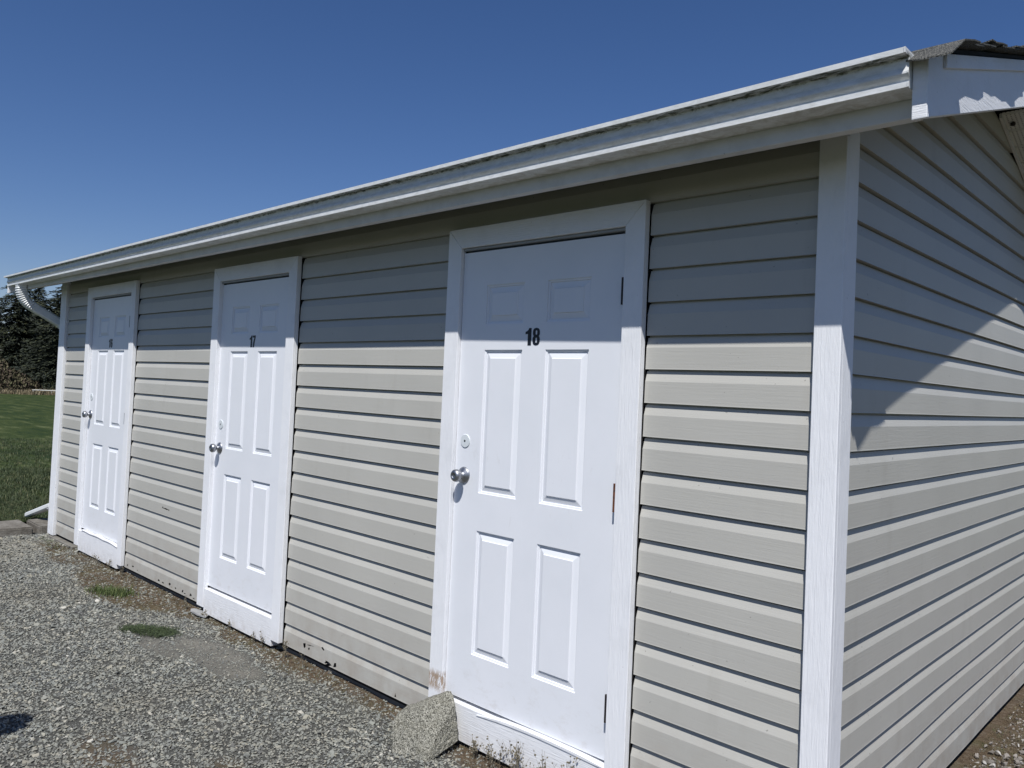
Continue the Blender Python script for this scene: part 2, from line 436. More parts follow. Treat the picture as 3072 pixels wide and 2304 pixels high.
# lawn grass blades
MGRASS = mk_random('grass_blade', [(0, (.028, .046, .014)), (.5, (.048, .074, .022)), (.85, (.075, .10, .036)), (1, (.20, .19, .09))], .6, spec=.3)
gp = [blade_mesh('grass_piece', 60+i, MGRASS, 9, 1, 1.0, .10, .7) for i in range(5)]
pts = []
for (xa, xb, ya, yb, d) in ((-9.6, -8.17, -.7, 1.3, 1500), (-13, -9.6, -.5, 2.2, 420), (-19, -13, 0, 3.4, 110)):
    for _ in range(int((xb-xa)*(yb-ya)*d)):
        x, y = random.uniform(xa, xb), random.uniform(ya, yb); pts.append((x, y, -.012+.02*noise.noise((x*.4, y*.4, 0)), random.uniform(.03, .055)*(1 if x > -9.6 else 1.5)))
scatter('lawn_grass_blades', pts, gp, .25)

# ---- kerb blocks at the lawn edge
MK = None
o = M('weathered_concrete', .9, spec=.2); nn = o.noise(9, 7, .7); n2 = o.noise(120, 4)
o.base(o.mix(o.rng(n2, .5, .7), o.ramp(nn, [(.3, (.09, .08, .066)), (.5, (.175, .162, .14)), (.68, (.28, .265, .235))]), (.11, .095, .075))); o.bump(n2, .003, .7); MK = o.m
def rough_block(x0, x1, y0, y1, z0, z1, amp=.006, seed=0, cuts=4):
    bm = bmesh.new(); V, Fc = box(x0, x1, y0, y1, z0, z1); vs_ = [bm.verts.new(v) for v in V]
    for f in Fc: bm.faces.new([vs_[i] for i in f])
    bmesh.ops.recalc_face_normals(bm, faces=bm.faces)
    bmesh.ops.bevel(bm, geom=list(bm.edges), offset=.012, segments=2, affect='EDGES')
    bmesh.ops.subdivide_edges(bm, edges=[e for e in bm.edges if e.calc_length() > .1], cuts=cuts, use_grid_fill=True)
    for v in bm.verts: v.co += Vector(noise.noise_vector(v.co*7+Vector((seed, 0, 0))))*amp
    bm.verts.index_update(); r = ([tuple(v.co) for v in bm.verts], [tuple(v.index for v in f.verts) for f in bm.faces]); bm.free(); return r
k1 = obj('concrete_kerb', rough_block(-8.14, -7.66, -2.6, -.105, -.12, .028, seed=1, cuts=6), MK, base=(-7.9, -1.3, -.1))
tag(k1, 'long weathered grey-brown kerb slab between gravel and lawn, running out of the left edge', 'kerb', 'kerb slabs along the lawn')
k2 = obj('concrete_kerb', rough_block(-8.12, -7.66, -.048, .75, -.12, .024, seed=5), MK, base=(-7.9, .3, -.1))
tag(k2, 'short weathered grey-brown kerb slab at the far corner post beside the downspout outlet', 'kerb', 'kerb slabs along the lawn')

# ================================================================== BUILDING
B = thing('storage_building', 'long low storage building with beige siding, white trim and numbered doors', 'building')
E_ = .127
XL, DEPTH = -7.50, 3.88
RIDGE_Y = 1.94; PITCHS = .32
def roof_z(y, z0=2.404):      # underside line at y=0
    return z0+PITCHS*(y if y < RIDGE_Y else 2*RIDGE_Y-y)
# hidden structure
gp_ = [(0.022, -.03), (DEPTH-.02, -.03), (DEPTH-.02, roof_z(DEPTH)), (RIDGE_Y, roof_z(RIDGE_Y)), (.022, roof_z(.022))]
obj('foundation', box(XL+.03, -.03, .035, DEPTH-.03, -.2, -.029), MFOUND, B)
obj('foundation_ledge', bbox(-7.47, -6.80, -.030, .034, -.12, -.030, w=.006), MFOUND, B)
fwall = obj('front_wall', box(XL+.02, -.02, .027, .05, -.0285, 2.41), MDARK, B)
gw = obj('gable_wall', prism([(.052, -.0285), (DEPTH-.02, -.0285), (DEPTH-.02, roof_z(DEPTH)-.01), (RIDGE_Y, roof_z(RIDGE_Y)+.03), (.052, roof_z(.052)+.03)], -.045, -.027), MDARK, B)
obj('far_gable_wall', prism([(.052, -.02), (DEPTH-.02, -.02), (DEPTH-.02, roof_z(DEPTH)-.01), (RIDGE_Y, roof_z(RIDGE_Y)-.01), (.052, roof_z(.052)-.01)], XL+.0, XL+.02), MS, B)
obj('rear_wall', box(XL+.02, -.02, DEPTH-.02, DEPTH, -.02, 2.40), MS, B)

# siding course profile (depth inward, height)
PROF = [(0, 0), (.0006, .004), (.002, .081), (.0138, .1195), (.0225, .1208), (.0225, .1265), (.0238, .1265), (.0238, .1195), (.0150, .1183), (.0034, .081), (.0016, .0016), (.0238, .0016), (.0238, 0)]
def course_front(x0, x1, k, seed=0):
    z0 = k*E_; n = max(2, int((x1-x0)/.35)); V = []; Fc = []; m_ = len(PROF)
    for i in range(n+1):
        x = x0+(x1-x0)*i/n
        dz = .0008*noise.noise((x*1.1, k*3.3, seed)); dy = .0009*noise.noise((x*1.7, k*5.1, seed+9))
        for d, h in PROF: V.append((x, d+(dy if d < .015 else 0), z0+h+dz))
    for i in range(n):
        for j in range(m_):
            j2 = (j+1) % m_; a, b = i*m_, (i+1)*m_; Fc.append((a+j, a+j2, b+j2, b+j))
    Fc += [tuple(range(m_)), tuple(range(n*m_, (n+1)*m_))[::-1]]
    return V, Fc
bays = [(-7.368, -6.766), (-5.642, -4.280), (-3.188, -1.850), (-.721, -.074)]
holes = {}
def flake(cx, cz, wd, ht, seed, ang=0):
    rr = random.Random(seed); n = 9; pl = []
    for i in range(n):
        a = 2*math.pi*i/n; r = rr.uniform(.35, 1.1); u = math.cos(a)*wd/2*r; v = math.sin(a)*ht/2*r
        pl.append((cx+u*math.cos(ang)-v*math.sin(ang), cz+u*math.sin(ang)+v*math.cos(ang)))
    return prism([(p[0], p[1]) for p in pl], -.02, .0215, 'y')
holes[(1, 0)] = [flake(-5.583, .022, .035, .022, 1), flake(-5.477, .034, .045, .02, 2), flake(-5.38, .018, .03, .012, 3), flake(-4.977, .024, .06, .02, 4), flake(-4.90, .018, .04, .014, 5), flake(-4.789, .032, .05, .026, 6), flake(-4.75, .014, .05, .014, 16), flake(-4.683, .022, .045, .024, 7), flake(-4.568, .026, .04, .03, 8), flake(-4.53, .016, .045, .016, 18), flake(-4.437, .027, .05, .032, 9), flake(-4.39, .012, .06, .012, 10)]
holes[(1, 4)] = [flake(-4.93, .558, .15, .012, 11, -.02), flake(-4.98, .562, .03, .02, 12), flake(-4.87, .555, .03, .018, 13)]
holes[(2, 0)] = [flake(-2.965, .048, .05, .03, 14, .4), flake(-2.915, .062, .10, .007, 15, .12), flake(-2.918, .040, .022, .02, 17), flake(-2.781, .075, .036, .024, 19, -.5), flake(-2.727, .010, .08, .026, 20), flake(-2.655, .020, .045, .03, 21, .4), flake(-2.126, .014, .014, .028, 22, -.4)]
for bi, (a, b) in enumerate(bays):
    for k in range(18):
        o = obj('siding_board', course_front(a, b, k, bi), MS, fwall)
        if (bi, k) in holes:
            try: boolcut(o, holes[(bi, k)])
            except Exception as ex: print('bool', ex)
obj('siding_board', course_front(-7.368, -.076, 18, 5), MS, fwall)
# gable courses
def course_gable(k):
    z0 = k*E_; ya, yb = .088, DEPTH-.09; n = 14; V = []; Fc = []; m_ = len(PROF)
    amp = .0009+(.0045 if k < 3 else (.002 if k < 6 else 0))
    def lim(h):
        z = z0+h; lo = max(ya, (z-roof_z(0)-.052)/PITCHS); hi = min(yb, 2*RIDGE_Y-(z-roof_z(0)-.004)/PITCHS)
        return lo, hi
    if lim(.02)[0] >= lim(.02)[1]-.1 or lim(.13)[0] >= lim(.13)[1]: return None
    for i in range(n+1):
        for d, h in PROF:
            lo, hi = lim(h)
            if lo > hi: lo = hi = RIDGE_Y
            y = lo+(hi-lo)*i/n
            dz = amp*noise.noise((y*1.6, k*3.3, 2)) ; dx = .001*noise.noise((y*1.3, k*2.1, 5))
            V.append((-d+(dx if d < .015 else 0), y, z0+h+dz))
    for i in range(n):
        for j in range(m_):
            j2 = (j+1) % m_; a, b = i*m_, (i+1)*m_; Fc.append((a+j, b+j, b+j2, a+j2))
    Fc += [tuple(range(m_))[::-1], tuple(range(n*m_, (n+1)*m_))]
    return V, Fc
for k in range(0, 25):
    c = course_gable(k)
    if c: obj('siding_board', c, MS, gw)

# corner posts
cpst = obj('corner_post', bbox(-.070, .018, -.022, -.0008, -.012, 2.398, w=.0022), MP_V, B)
obj('trim_board', bbox(.0005, .0172, -.0002, .086, -.010, 2.43, w=.0016), MP_V, cpst)
cp2 = obj('corner_post', bbox(-7.52, -7.374, -.022, .016, -.022, 2.40, w=.0018), MP_V, B)
obj('trim_board', bbox(-7.540, -7.522, -.0195, .08, -.02, 2.39, w=.002), MP_V, cp2)

# ---- doors
PX = [(-.2985, -.0665), (.0665, .2985)]; PZ = [(.210, .763), (.932, 1.580), (1.696, 1.874)]
RINGS = [(0, 0), (.0012, .0048), (.0085, .0058), (.0102, .0108), (.0362, .0034), (.0388, -.0006)]
def door(xc, zb, lean, numstr, knob_z, bolt_z, bs, hinges, label, xtra=0, li=0, ri=0):
    xl, xr, zt = xc-.457, xc+.457+xtra, zb+2.032
    Y = lambda x: (xr-x)*(-lean)/.914
    def wv(v): return (v[0], v[1]+Y(v[0]), v[2])
    def wp(vf): return [wv(v) for v in vf[0]], vf[1]
    xsx = [xl, xc+PX[0][0], xc+PX[0][1], xc+PX[1][0], xc+PX[1][1], xr]
    zsx = [zb]+[zb+v for p in PZ for v in p]+[zt]
    V = []; Fc = []; idx = {}
    def vid(x, z, y=0):
        key = (round(x, 5), round(z, 5), y)
        if key not in idx: idx[key] = len(V); V.append((x, y, z))
        return idx[key]
    for i in range(5):
        for j in range(7):
            if i in (1, 3) and j in (1, 3, 5): continue
            Fc.append((vid(xsx[i], zsx[j]), vid(xsx[i+1], zsx[j]), vid(xsx[i+1], zsx[j+1]), vid(xsx[i], zsx[j+1])))
    for i in range(5):
        for z in (zb, zt): Fc.append((vid(xsx[i], z), vid(xsx[i+1], z), vid(xsx[i+1], z, .044), vid(xsx[i], z, .044)))
    for j in range(7):
        for x in (xl, xr): Fc.append((vid(x, zsx[j]), vid(x, zsx[j+1]), vid(x, zsx[j+1], .044), vid(x, zsx[j], .044)))
    Fc.append((vid(xl, zb, .044), vid(xr, zb, .044), vid(xr, zt, .044), vid(xl, zt, .044)))
    D = obj('door', wp((V, Fc)), MD, B); D['label'] = label
    for (a, b) in PX:
        for (c, d) in PZ:
            V = []; Fc = []
            for off, dep in RINGS:
                V += [(xc+a+off, dep, zb+c+off), (xc+b-off, dep, zb+c+off), (xc+b-off, dep, zb+d-off), (xc+a+off, dep, zb+d-off)]
            for r in range(len(RINGS)-1):
                for q in range(4): Fc.append((r*4+q, r*4+(q+1) % 4, r*4+4+(q+1) % 4, r*4+4+q))
            n = 4*(len(RINGS)-1); Fc.append((n, n+1, n+2, n+3))
            obj('door_panel', wp((V, Fc)), MD, D)
    kx = xl+bs
    K = obj('door_knob', wp(lathe_y([(.0385, 0), (.038, .003), (.033, .0085), (.018, .014), (.0125, .020), (.0115, .027), (.016, .031), (.0245, .036), (.0285, .044), (.0288, .052), (.026, .060), (.019, .0655), (.011, .067), (.0105, .0640), (.0045, .0635)], kx, 0, knob_z)), MSTEEL, D, True)
    P_ = obj('lock_cover_plate', wp(lathe_y([(.0305, 0), (.0305, .0025), (.029, .004), (.004, .0042)], kx, 0, bolt_z)), MPLATE, D)
    obj('screw_hole', wp(lathe_y([(.0055, .0035), (.005, .0050)], kx-.001, 0, bolt_z, 10)), MBLK, D)
    for (za, zb2, mat) in hinges:
        hx = xr+.003+ri-.0055; obj('hinge', tube([(hx, -.0245, za), (hx, -.0245, (za+zb2)/2), (hx, -.0245, zb2)], .0058, 10), mat, D)
    # numerals
    zc = 1.745+(.02 if numstr == '16' else (.008 if numstr == '17' else 0)); hN = .075
    def poly_obj(polys):
        cu = bpy.data.curves.new('n', 'CURVE'); cu.dimensions = '2D'; cu.fill_mode = 'BOTH'; cu.extrude = .0005
        for p in polys:
            s = cu.splines.new('POLY'); s.points.add(len(p)-1)
            for q, (u, v) in zip(s.points, p): q.co = (u, v, 0, 1)
            s.use_cyclic_u = True
        t = bpy.data.objects.new('n', cu); COL.objects.link(t); bpy.context.view_layer.update()
        me = bpy.data.meshes.new_from_object(t.evaluated_get(bpy.context.evaluated_depsgraph_get()))
        V = [tuple(v.co) for v in me.vertices]; Fc = [tuple(f.vertices) for f in me.polygons]
        bpy.data.objects.remove(t); return V, Fc
    def rr(x0, x1, z0, z1, r, n=6):
        o = []
        for cx_, cz_, a0 in ((x1-r, z1-r, 0), (x0+r, z1-r, 90), (x0+r, z0+r, 180), (x1-r, z0+r, 270)):
            for i in range(n+1): a = R(a0+90*i/n); o.append((cx_+r*math.cos(a), cz_+r*math.sin(a)))
        return o
    def dig(ch):
        if ch == '1': return .034, [[(.014, 0), (.034, 0), (.034, 1*.075), (.020, .075), (.017, .068), (.010, .062), (0, .059), (0, .048), (.014, .050)]]
        if ch == '7': return .036, [[(.003, 0), (.021, 0), (.023, .022), (.030, .048), (.036, .062), (.036, .075), (0, .075), (0, .061), (.019, .061), (.010, .040), (.005, .020)]]
        if ch == '8':
            out = [(.043, .019), (.043, .029), (.0405, .036), (.0365, .0395), (.0405, .044), (.042, .049), (.042, .058), (.0405, .066), (.035, .0725), (.0225, .0755), (.010, .0725), (.0045, .066), (.003, .058), (.003, .049), (.0045, .044), (.0085, .0395), (.0045, .036), (.002, .029), (.002, .019), (.004, .009), (.010, .002), (.0225, -.0008), (.035, .002), (.041, .009)]
            return .044, [out, rr(.0185, .0275, .011, .033, .0042), rr(.0185, .0275, .0455, .0645, .0042)]
        if ch == '6':
            out = [(.043, .022), (.043, .034), (.041, .041), (.036, .045), (.029, .0455), (.0225, .043), (.0205, .041), (.0205, .058), (.0215, .063), (.024, .0645), (.0265, .063), (.0275, .058), (.0275, .052), (.042, .052), (.042, .060), (.040, .068), (.035, .0735), (.024, .0755), (.012, .0735), (.006, .068), (.003, .058), (.003, .018), (.006, .008), (.012, .002), (.023, -.0008), (.034, .001), (.040, .008)]
            return .044, [out, rr(.0195, .0270, .010, .035, .0036)]
    tot = sum(dig(c)[0] for c in numstr)+.006; x = xc-tot/2-.008
    for ch in numstr:
        wd, pl = dig(ch); v, f = poly_obj(pl)
        obj('number_digit', wp(([(x+p[0], -.0008-p[2]*.6, zc+p[1]) for p in v], f)), MBLK, D)
        x += wd+.006
    # frame: jamb (blackened as gap shade), casings with mitred head, sill board, head strip
    trimw = .091
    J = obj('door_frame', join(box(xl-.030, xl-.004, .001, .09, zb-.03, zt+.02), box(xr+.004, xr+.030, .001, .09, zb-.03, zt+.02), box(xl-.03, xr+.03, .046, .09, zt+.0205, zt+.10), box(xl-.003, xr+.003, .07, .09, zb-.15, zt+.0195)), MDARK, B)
    J['label'] = 'white trim and jamb blackened as shadow around the door numbered '+numstr
    ti = zt+.022; to = ti+trimw; yl, yf = -.030, .0005
    lx, rx = xl-.003+li, xr+.003+ri
    for nm, pl in (('l', [(lx-trimw, .002), (lx, .002), (lx, ti), (lx-trimw, to)]), ('r', [(rx, .006), (rx+trimw, .006), (rx+trimw, to), (rx, ti)]), ('h', [(lx-trimw+.0016, to), (lx+.0012, ti), (rx-.0012, ti), (rx+trimw-.0016, to)])):
        mat = MP_H if nm == 'h' else (MP_VW if (nm == 'l' and numstr == '18') else MP_V)
        obj('casing_board', bevel(prism(pl, yl, yf, 'y'), .0016), mat, J)
    obj('sill_board', bbox(lx+.001, rx-.001, -.024, .03, -.034, zb-.018, w=.002), MP_H, J)
    obj('head_strip', bbox(lx+.001, rx-.008, -.016, .045, zt+.0095, zt+.0200, w=.001), MSTRIP, J)
    return D, J, xl, xr, zb
G1 = MHINGE
D16 = door(-6.205, .160, .002, '16', 1.172, 1.327, .066, [(1.925, 2.02, G1), (1.135, 1.228, MSTEEL)], 'white six-panel door numbered 16, farthest along the wall', ri=.006)
D17 = door(-3.735, .147, .003, '17', 1.077, 1.235, .080, [], 'white six-panel door numbered 17, the middle one, with its knob set low', li=.013, ri=-.014)
D18 = door(-1.2935, .147, .009, '18', 1.150, 1.307, .061, [(1.897, 2.003, G1), (1.100, 1.209, MRUST), (.303, .408, G1)], 'white six-panel door numbered 18, nearest to the corner post', xtra=.0155)
# warped strips lying between slab and sill
def strip(J, xa, xb, f, th=.012, y=-.020, mat=None):
    n = 14; V = []; Fc = []
    for i in range(n+1):
        x = xa+(xb-xa)*i/n; z = f(i/n); t = th*(.35+.65*min(1, 5*(i/n), 5*(1.02-i/n)))
        V += [(x, y-.006, z), (x, .02, z), (x, .02, z+t), (x, y-.006, z+t)]
    for i in range(n):
        for j in range(4): Fc.append((i*4+j, i*4+(j+1) % 4, i*4+4+(j+1) % 4, i*4+4+j))
    Fc += [(0, 1, 2, 3), (n*4, n*4+3, n*4+2, n*4+1)]
    obj('loose_strip', (V, Fc), mat or MP_H, J)
strip(D18[1], -1.52, -.822, lambda t: .1315-.020*(1-t)**3+.004*math.sin(t*4), .0105, -.022)
strip(D16[1], -6.60, -5.752, lambda t: .149+.0025*math.sin(t*17)-.03*max(0, t-.72)+.004*max(0, .3-t), .008, -.024)

# ---- eaves
fx0, fx1 = -8.065, .300
obj('fascia_board', bbox(fx0, fx1, -.265, -.227, 2.325, 2.474, w=.002), MP_F, B)
obj('eave_soffit', prism([(-.2265, 2.362), (.019, 2.424), (.019, 2.436), (-.2265, 2.374)], fx0, fx1), MSOFDARK, B)
gprof = [(-.321, 2.4495), (-.321, 2.3525), (-.402, 2.3525), (-.4075, 2.3545), (-.4075, 2.3690), (-.3985, 2.3720), (-.3985, 2.3760), (-.4070, 2.3835), (-.4120, 2.3900), (-.4120, 2.3955), (-.4070, 2.4075), (-.4070, 2.4150), (-.4080, 2.4325), (-.4400, 2.4335), (-.4405, 2.4480), (-.4370, 2.4495), (-.4265, 2.4465),
         (-.4255, 2.4440), (-.4365, 2.4465), (-.4380, 2.4360), (-.4068, 2.4345), (-.4055, 2.4150), (-.4055, 2.4072), (-.4105, 2.3952), (-.4105, 2.3905), (-.4060, 2.3845), (-.3970, 2.3765), (-.3970, 2.3715), (-.4055, 2.3680), (-.4055, 2.3560), (-.4000, 2.3540), (-.3225, 2.3540), (-.3225, 2.4495)]
gprof = [(y+.055, z+.024) for y, z in gprof]
def gutter_run(x0, x1, n=40):
    V = []; Fc = []; m_ = len(gprof)
    for i in range(n+1):
        x = x0+(x1-x0)*i/n
        sag = .012*math.sin(math.pi*min(1, max(0, (x-x0)/(x1-x0))))+.0015*noise.noise((x*1.3, 0, 0)); dy = .0025*noise.noise((x*.9, 3, 0))
        for y, z in gprof:
            k = 1 if y < -.275 else 0
            V.append((x, y+dy*k, z+sag*.2+.0022*x))
    for i in range(n):
        for j in range(m_): j2 = (j+1) % m_; Fc.append((i*m_+j, i*m_+j2, (i+1)*m_+j2, (i+1)*m_+j))
    Fc += [tuple(range(m_))[::-1], tuple(range(n*m_, (n+1)*m_))]; return V, Fc
GU = obj('gutter', gutter_run(-8.058, .2955), MG, B)
for x0, x1 in ((-8.062, -8.0585), (.296, .3000)):
    pl = [(y-.0015 if y < -.275 else y, z+.0022*x0) for y, z in gprof[:15]]; pl += [(-.305, 2.4715+.0022*x0)]
    obj('gutter_end_cap', prism(pl, x0, x1), MG, GU)
# downspout
def rect_sweep(path, wx, wy, rib=False):
    V = []; Fc = []; n = len(path); c = .012
    for i, (x, y, z) in enumerate(path):
        a = Vector(path[max(i-1, 0)]); b = Vector(path[min(i+1, n-1)]); t = (b-a).normalized()
        if abs(t.x) > .7: sx = Vector((0, 1, 0)); s2 = t.cross(sx).normalized()
        else: sx = Vector((1, 0, 0)); s2 = t.cross(sx).normalized()
        k = 1
        if rib and 1 < i < n-2: k = 1.06 if i % 2 else .93
        hx, hy = wx/2*k, wy/2*k
        for u, v in ((-hx+c, -hy), (hx-c, -hy), (hx, -hy+c), (hx, hy-c), (hx-c, hy), (-hx+c, hy), (-hx, hy-c), (-hx, -hy+c)):
            V.append(tuple(Vector((x, y, z))+sx*u+s2*v))
    for i in range(n-1):
        for j in range(8): j2 = (j+1) % 8; Fc.append((i*8+j, i*8+j2, i*8+8+j2, i*8+8+j))
    Fc += [tuple(range(8))[::-1], tuple(range((n-1)*8, n*8))]; return V, Fc
DX = -7.62
def bez(p0, p1, p2, n): return [tuple((1-t)**2*np.array(p0)+2*t*(1-t)*np.array(p1)+t*t*np.array(p2)) for t in [i/n for i in range(n+1)]]
DSP = obj('downspout', rect_sweep([(-7.742, -.165, 2.137), (-7.705, .030, 2.020), (-7.66, .085, 1.95), (-7.61, .10, 1.82), (-7.61, .10, .40)], .098, .080), MDS, B)
obj('elbow', rect_sweep([(-7.757, -.307, 2.378), (-7.757, -.307, 2.352)]+bez((-7.757, -.307, 2.335), (-7.755, -.306, 2.215), (-7.748, -.20, 2.158), 24)+[(-7.744, -.13, 2.116)], .102, .084, True), MDS, DSP)
obj('elbow', rect_sweep(bez((DX+.01, .10, .42), (DX+.01, .10, .20), (DX-.16, .09, .20), 10)+[(DX-.2, .085, .185)], .082, .066, True), MDS, DSP)
obj('outlet_pipe', rect_sweep([(DX-.16, .085, .205), (DX-.67, .02, .045)], .082, .050), MDS, DSP)
# barge boards
MSH = M('asphalt_shingle', .95, spec=.1); a_ = MSH.noise(320, 2); MSH.base(MSH.ramp(a_, [(.35, (.02, .022, .024)), (.5, (.065, .066, .064)), (.66, (.22, .215, .19))])); MSH.bump(a_, .003, .8); MSH = MSH.m
def barge(x0, x1, outer, ye_=-.332):
    bt = lambda y: 2.296+PITCHS*((y if y < RIDGE_Y else 2*RIDGE_Y-y)+.33)
    y0, y1 = ye_, 2*RIDGE_Y-ye_
    pl = [(y0, bt(y0)), (RIDGE_Y, bt(RIDGE_Y)), (RIDGE_Y, bt(RIDGE_Y)+.168), (y0, bt(y0)+.168)]
    pr_ = [(RIDGE_Y+.0015, bt(RIDGE_Y)), (y1, bt(y1)), (y1, bt(y1)+.168), (RIDGE_Y+.0015, bt(RIDGE_Y)+.168)]
    for p in (pl, pr_):
        bb = obj('barge_board', bevel(prism(p, x0, x1), .002), MP_H, B)
        s = 1 if p is pl else -1
        ya, yb = (-.205, RIDGE_Y) if s == 1 else (RIDGE_Y+.0015, y1-.07)
        q = [(ya, bt(ya)+.128), (yb, bt(yb)+.128), (yb, bt(yb)+.167), (ya, bt(ya)+.167)]
        xo = (x1+.0005, x1+.009) if outer > 0 else (x0-.009, x0-.0005)
        obj('barge_trim', bevel(prism(q, *xo), .0012), MP_H, bb)
barge(.3015, .3395, 1); barge(-8.125, -8.087, -1, -.335)
# vented gable soffit
o = M('vented_soffit_metal', .5); x, y, z = o.sep()
fx = o.math('FRACT', o.math('MULTIPLY', x, 55)); fy = o.math('FRACT', o.math('MULTIPLY', y, 70))
dx_ = o.math('SUBTRACT', fx, .5); dy_ = o.math('SUBTRACT', fy, .5)
r2 = o.math('ADD', o.math('MULTIPLY', dx_, dx_), o.math('MULTIPLY', dy_, dy_))
o.base(o.mix(o.rng(r2, .035, .045), (.03, .03, .03), (.62, .63, .60))); MSOF = o.m
def soff(xa, xb, name='gable_soffit'):
    par = None
    sof = lambda y: 2.404+.042+PITCHS*((y if y < RIDGE_Y else 2*RIDGE_Y-y))
    par = obj(name, prism([(-.22, sof(-.22)+.014), (RIDGE_Y, sof(RIDGE_Y)+.014), (2*RIDGE_Y+.22, sof(-.22)+.014), (2*RIDGE_Y+.22, sof(-.22)+.024), (RIDGE_Y, sof(RIDGE_Y)+.024), (-.22, sof(-.22)+.024)], xa, xb), MDARK, B)
    return par, sof
SO, sof = soff(-.018, .300)
def rear_low(y): return 2.404+.008+PITCHS*(2*RIDGE_Y-y)
for i in range(13):      # rear slope panels seen under the barge
    y0 = RIDGE_Y+.012+i*.145; y1 = y0+.139
    if y1 > 2*RIDGE_Y+.28: break
    V, Fc = [], []
    for yy, dz in ((y0, .008), (y0+.006, 0), (y1-.006, 0), (y1, .008)):
        for xx in (.003, .2995): V.append((xx, yy, rear_low(yy)+dz))
    Fc = [(0, 1, 3, 2), (2, 3, 5, 4), (4, 5, 7, 6)]
    V += [(v[0], v[1], v[2]+.002) for v in V[:8]]
    Fc += [tuple(k+8 for k in f)[::-1] for f in Fc]+[(0, 2, 10, 8), (2, 4, 12, 10), (4, 6, 14, 12), (1, 9, 11, 3), (3, 11, 13, 5), (5, 13, 15, 7), (0, 8, 9, 1), (6, 7, 15, 14)]
    obj('soffit_panel', (V, Fc), MSOF, SO)
for i in range(16):      # front slope panels, tucked higher
    y0 = -.215+i*.1345; y1 = y0+.129
    V = []
    for yy in (y0, y1):
        for xx in (.003, .2995): V += [(xx, yy, sof(yy)), (xx, yy, sof(yy)+.003)]
    obj('soffit_panel', (V, [(0, 2, 6, 4), (1, 5, 7, 3), (0, 4, 5, 1), (2, 3, 7, 6), (0, 1, 3, 2), (4, 6, 7, 5)]), MSOF, SO)
ya, yb = RIDGE_Y+.002, 2*RIDGE_Y+.1
obj('soffit_channel', prism([(ya, rear_low(ya)-.022), (yb, rear_low(yb)-.022), (yb, rear_low(yb)-.001), (ya, rear_low(ya)-.001)], .0015, .014), MP_F, SO)
soff(-8.085, -7.49, 'far_gable_soffit')

# roof deck and shingles
rt_ = lambda y: 2.298+.1695+PITCHS*((y if y < RIDGE_Y else 2*RIDGE_Y-y)+.33)
ye = -.288
RF = obj('roof', prism([(ye, rt_(ye)), (RIDGE_Y, rt_(RIDGE_Y)), (2*RIDGE_Y-ye, rt_(ye)), (2*RIDGE_Y-ye, rt_(ye)+.012), (RIDGE_Y, rt_(RIDGE_Y)+.012), (ye, rt_(ye)+.012)], -8.128, .343), MDARK, B)
def shingle(xa, xb, y0, y1, lift, curl, side=1, seed=0, clip=0):
    nx, ny = 5, 3; V = []; Fc = []; rr = random.Random(seed)
    for j in range(ny+1):
        for i in range(nx+1):
            u, v = i/nx, j/ny; x = xa+(xb-xa)*u; y = y0+(y1-y0)*v
            z = rt_(y)+.0135+lift*(1-v)+.0
            if side == 1 and i == nx and xb > .36: x += .016*noise.noise((y*3.1, 2.2, 0))+.008*noise.noise((y*9, 5, 0))
            if clip and j == 0 and i >= nx-1: y -= .05
            over = max(0, (x-.343)/.05) if side == 1 else max(0, (-8.128-x)/.05)
            z += curl*over*(1-.4*v)+.0015*rr.uniform(-1, 1)
            if y < ye-.001: z -= (ye-y)*.55
            if side != 1: y = y
            V.append((x, y, z))
    n = len(V); V += [(x, y, z+.0042) for x, y, z in V]
    for j in range(ny):
        for i in range(nx):
            a = j*(nx+1)+i; Fc.append((a, a+nx+1, a+nx+2, a+1)); Fc.append((n+a, n+a+1, n+a+nx+2, n+a+nx+1))
    for i in range(nx):
        Fc.append((i, i+1, n+i+1, n+i)); a = ny*(nx+1)+i; Fc.append((a+1, a, n+a, n+a+1))
    for j in range(ny):
        a = j*(nx+1); Fc.append((a+nx+1, a, n+a, n+a+nx+1)); a += nx; Fc.append((a, a+nx+1, n+a+nx+1, n+a))
    return V, Fc
NR = 17; ex = (RIDGE_Y-ye)/NR*1.0
rr = random.Random(5)
bulkV = []; bulk = []
for r in range(NR):
    y0 = -.333 if r == 0 else ye+r*ex-.02; y1 = ye+(r+1)*ex+.035
    ov = .343+.043+rr.uniform(-.004, .004); 
    off = .15 if r % 2 else 0
    cu = rr.uniform(-.006, .016) if r else -.012
    for t in range(2):
        xb = ov if t == 0 else .05-off
        xa = .055-off if t == 0 else -.25-off
        if r == 0 and t == 0:
            obj('shingle', shingle(.055, .407, -.335, y1, .002, -.002, 1, 77, 1), MSH, RF)
        else: obj('shingle', shingle(xa, xb, y0, y1, .0045+rr.uniform(0, .004), cu if t == 0 else 0, 1, r*9+t), MSH, RF)
    x = -.255-off
    while x > -8.12:
        xa = max(x-.3, -8.17); bulk.append(shingle(xa, x-.004, y0, y1, .0045+rr.uniform(0, .002), rr.uniform(-.004, .006), -1, int(-x*100)+r)); x -= .3
obj('shingles_beyond', join(*bulk), MSH, RF, kind='stuff')
bulk = []
for r in range(NR):
    y0 = 2*RIDGE_Y-(ye+r*ex-.02); y1 = 2*RIDGE_Y-(ye+(r+1)*ex+.03)
    V, Fc = box(-8.17, .40, min(y0, y1), max(y0, y1), 0, 1)
    V = [(x, y, rt_(y)+.0135+(.006 if abs(y-y0) < 1e-6 else 0)+z*.004) for x, y, z in V]; bulk.append((V, Fc))
obj('rear_shingles', join(*bulk), MSH, RF, kind='stuff')
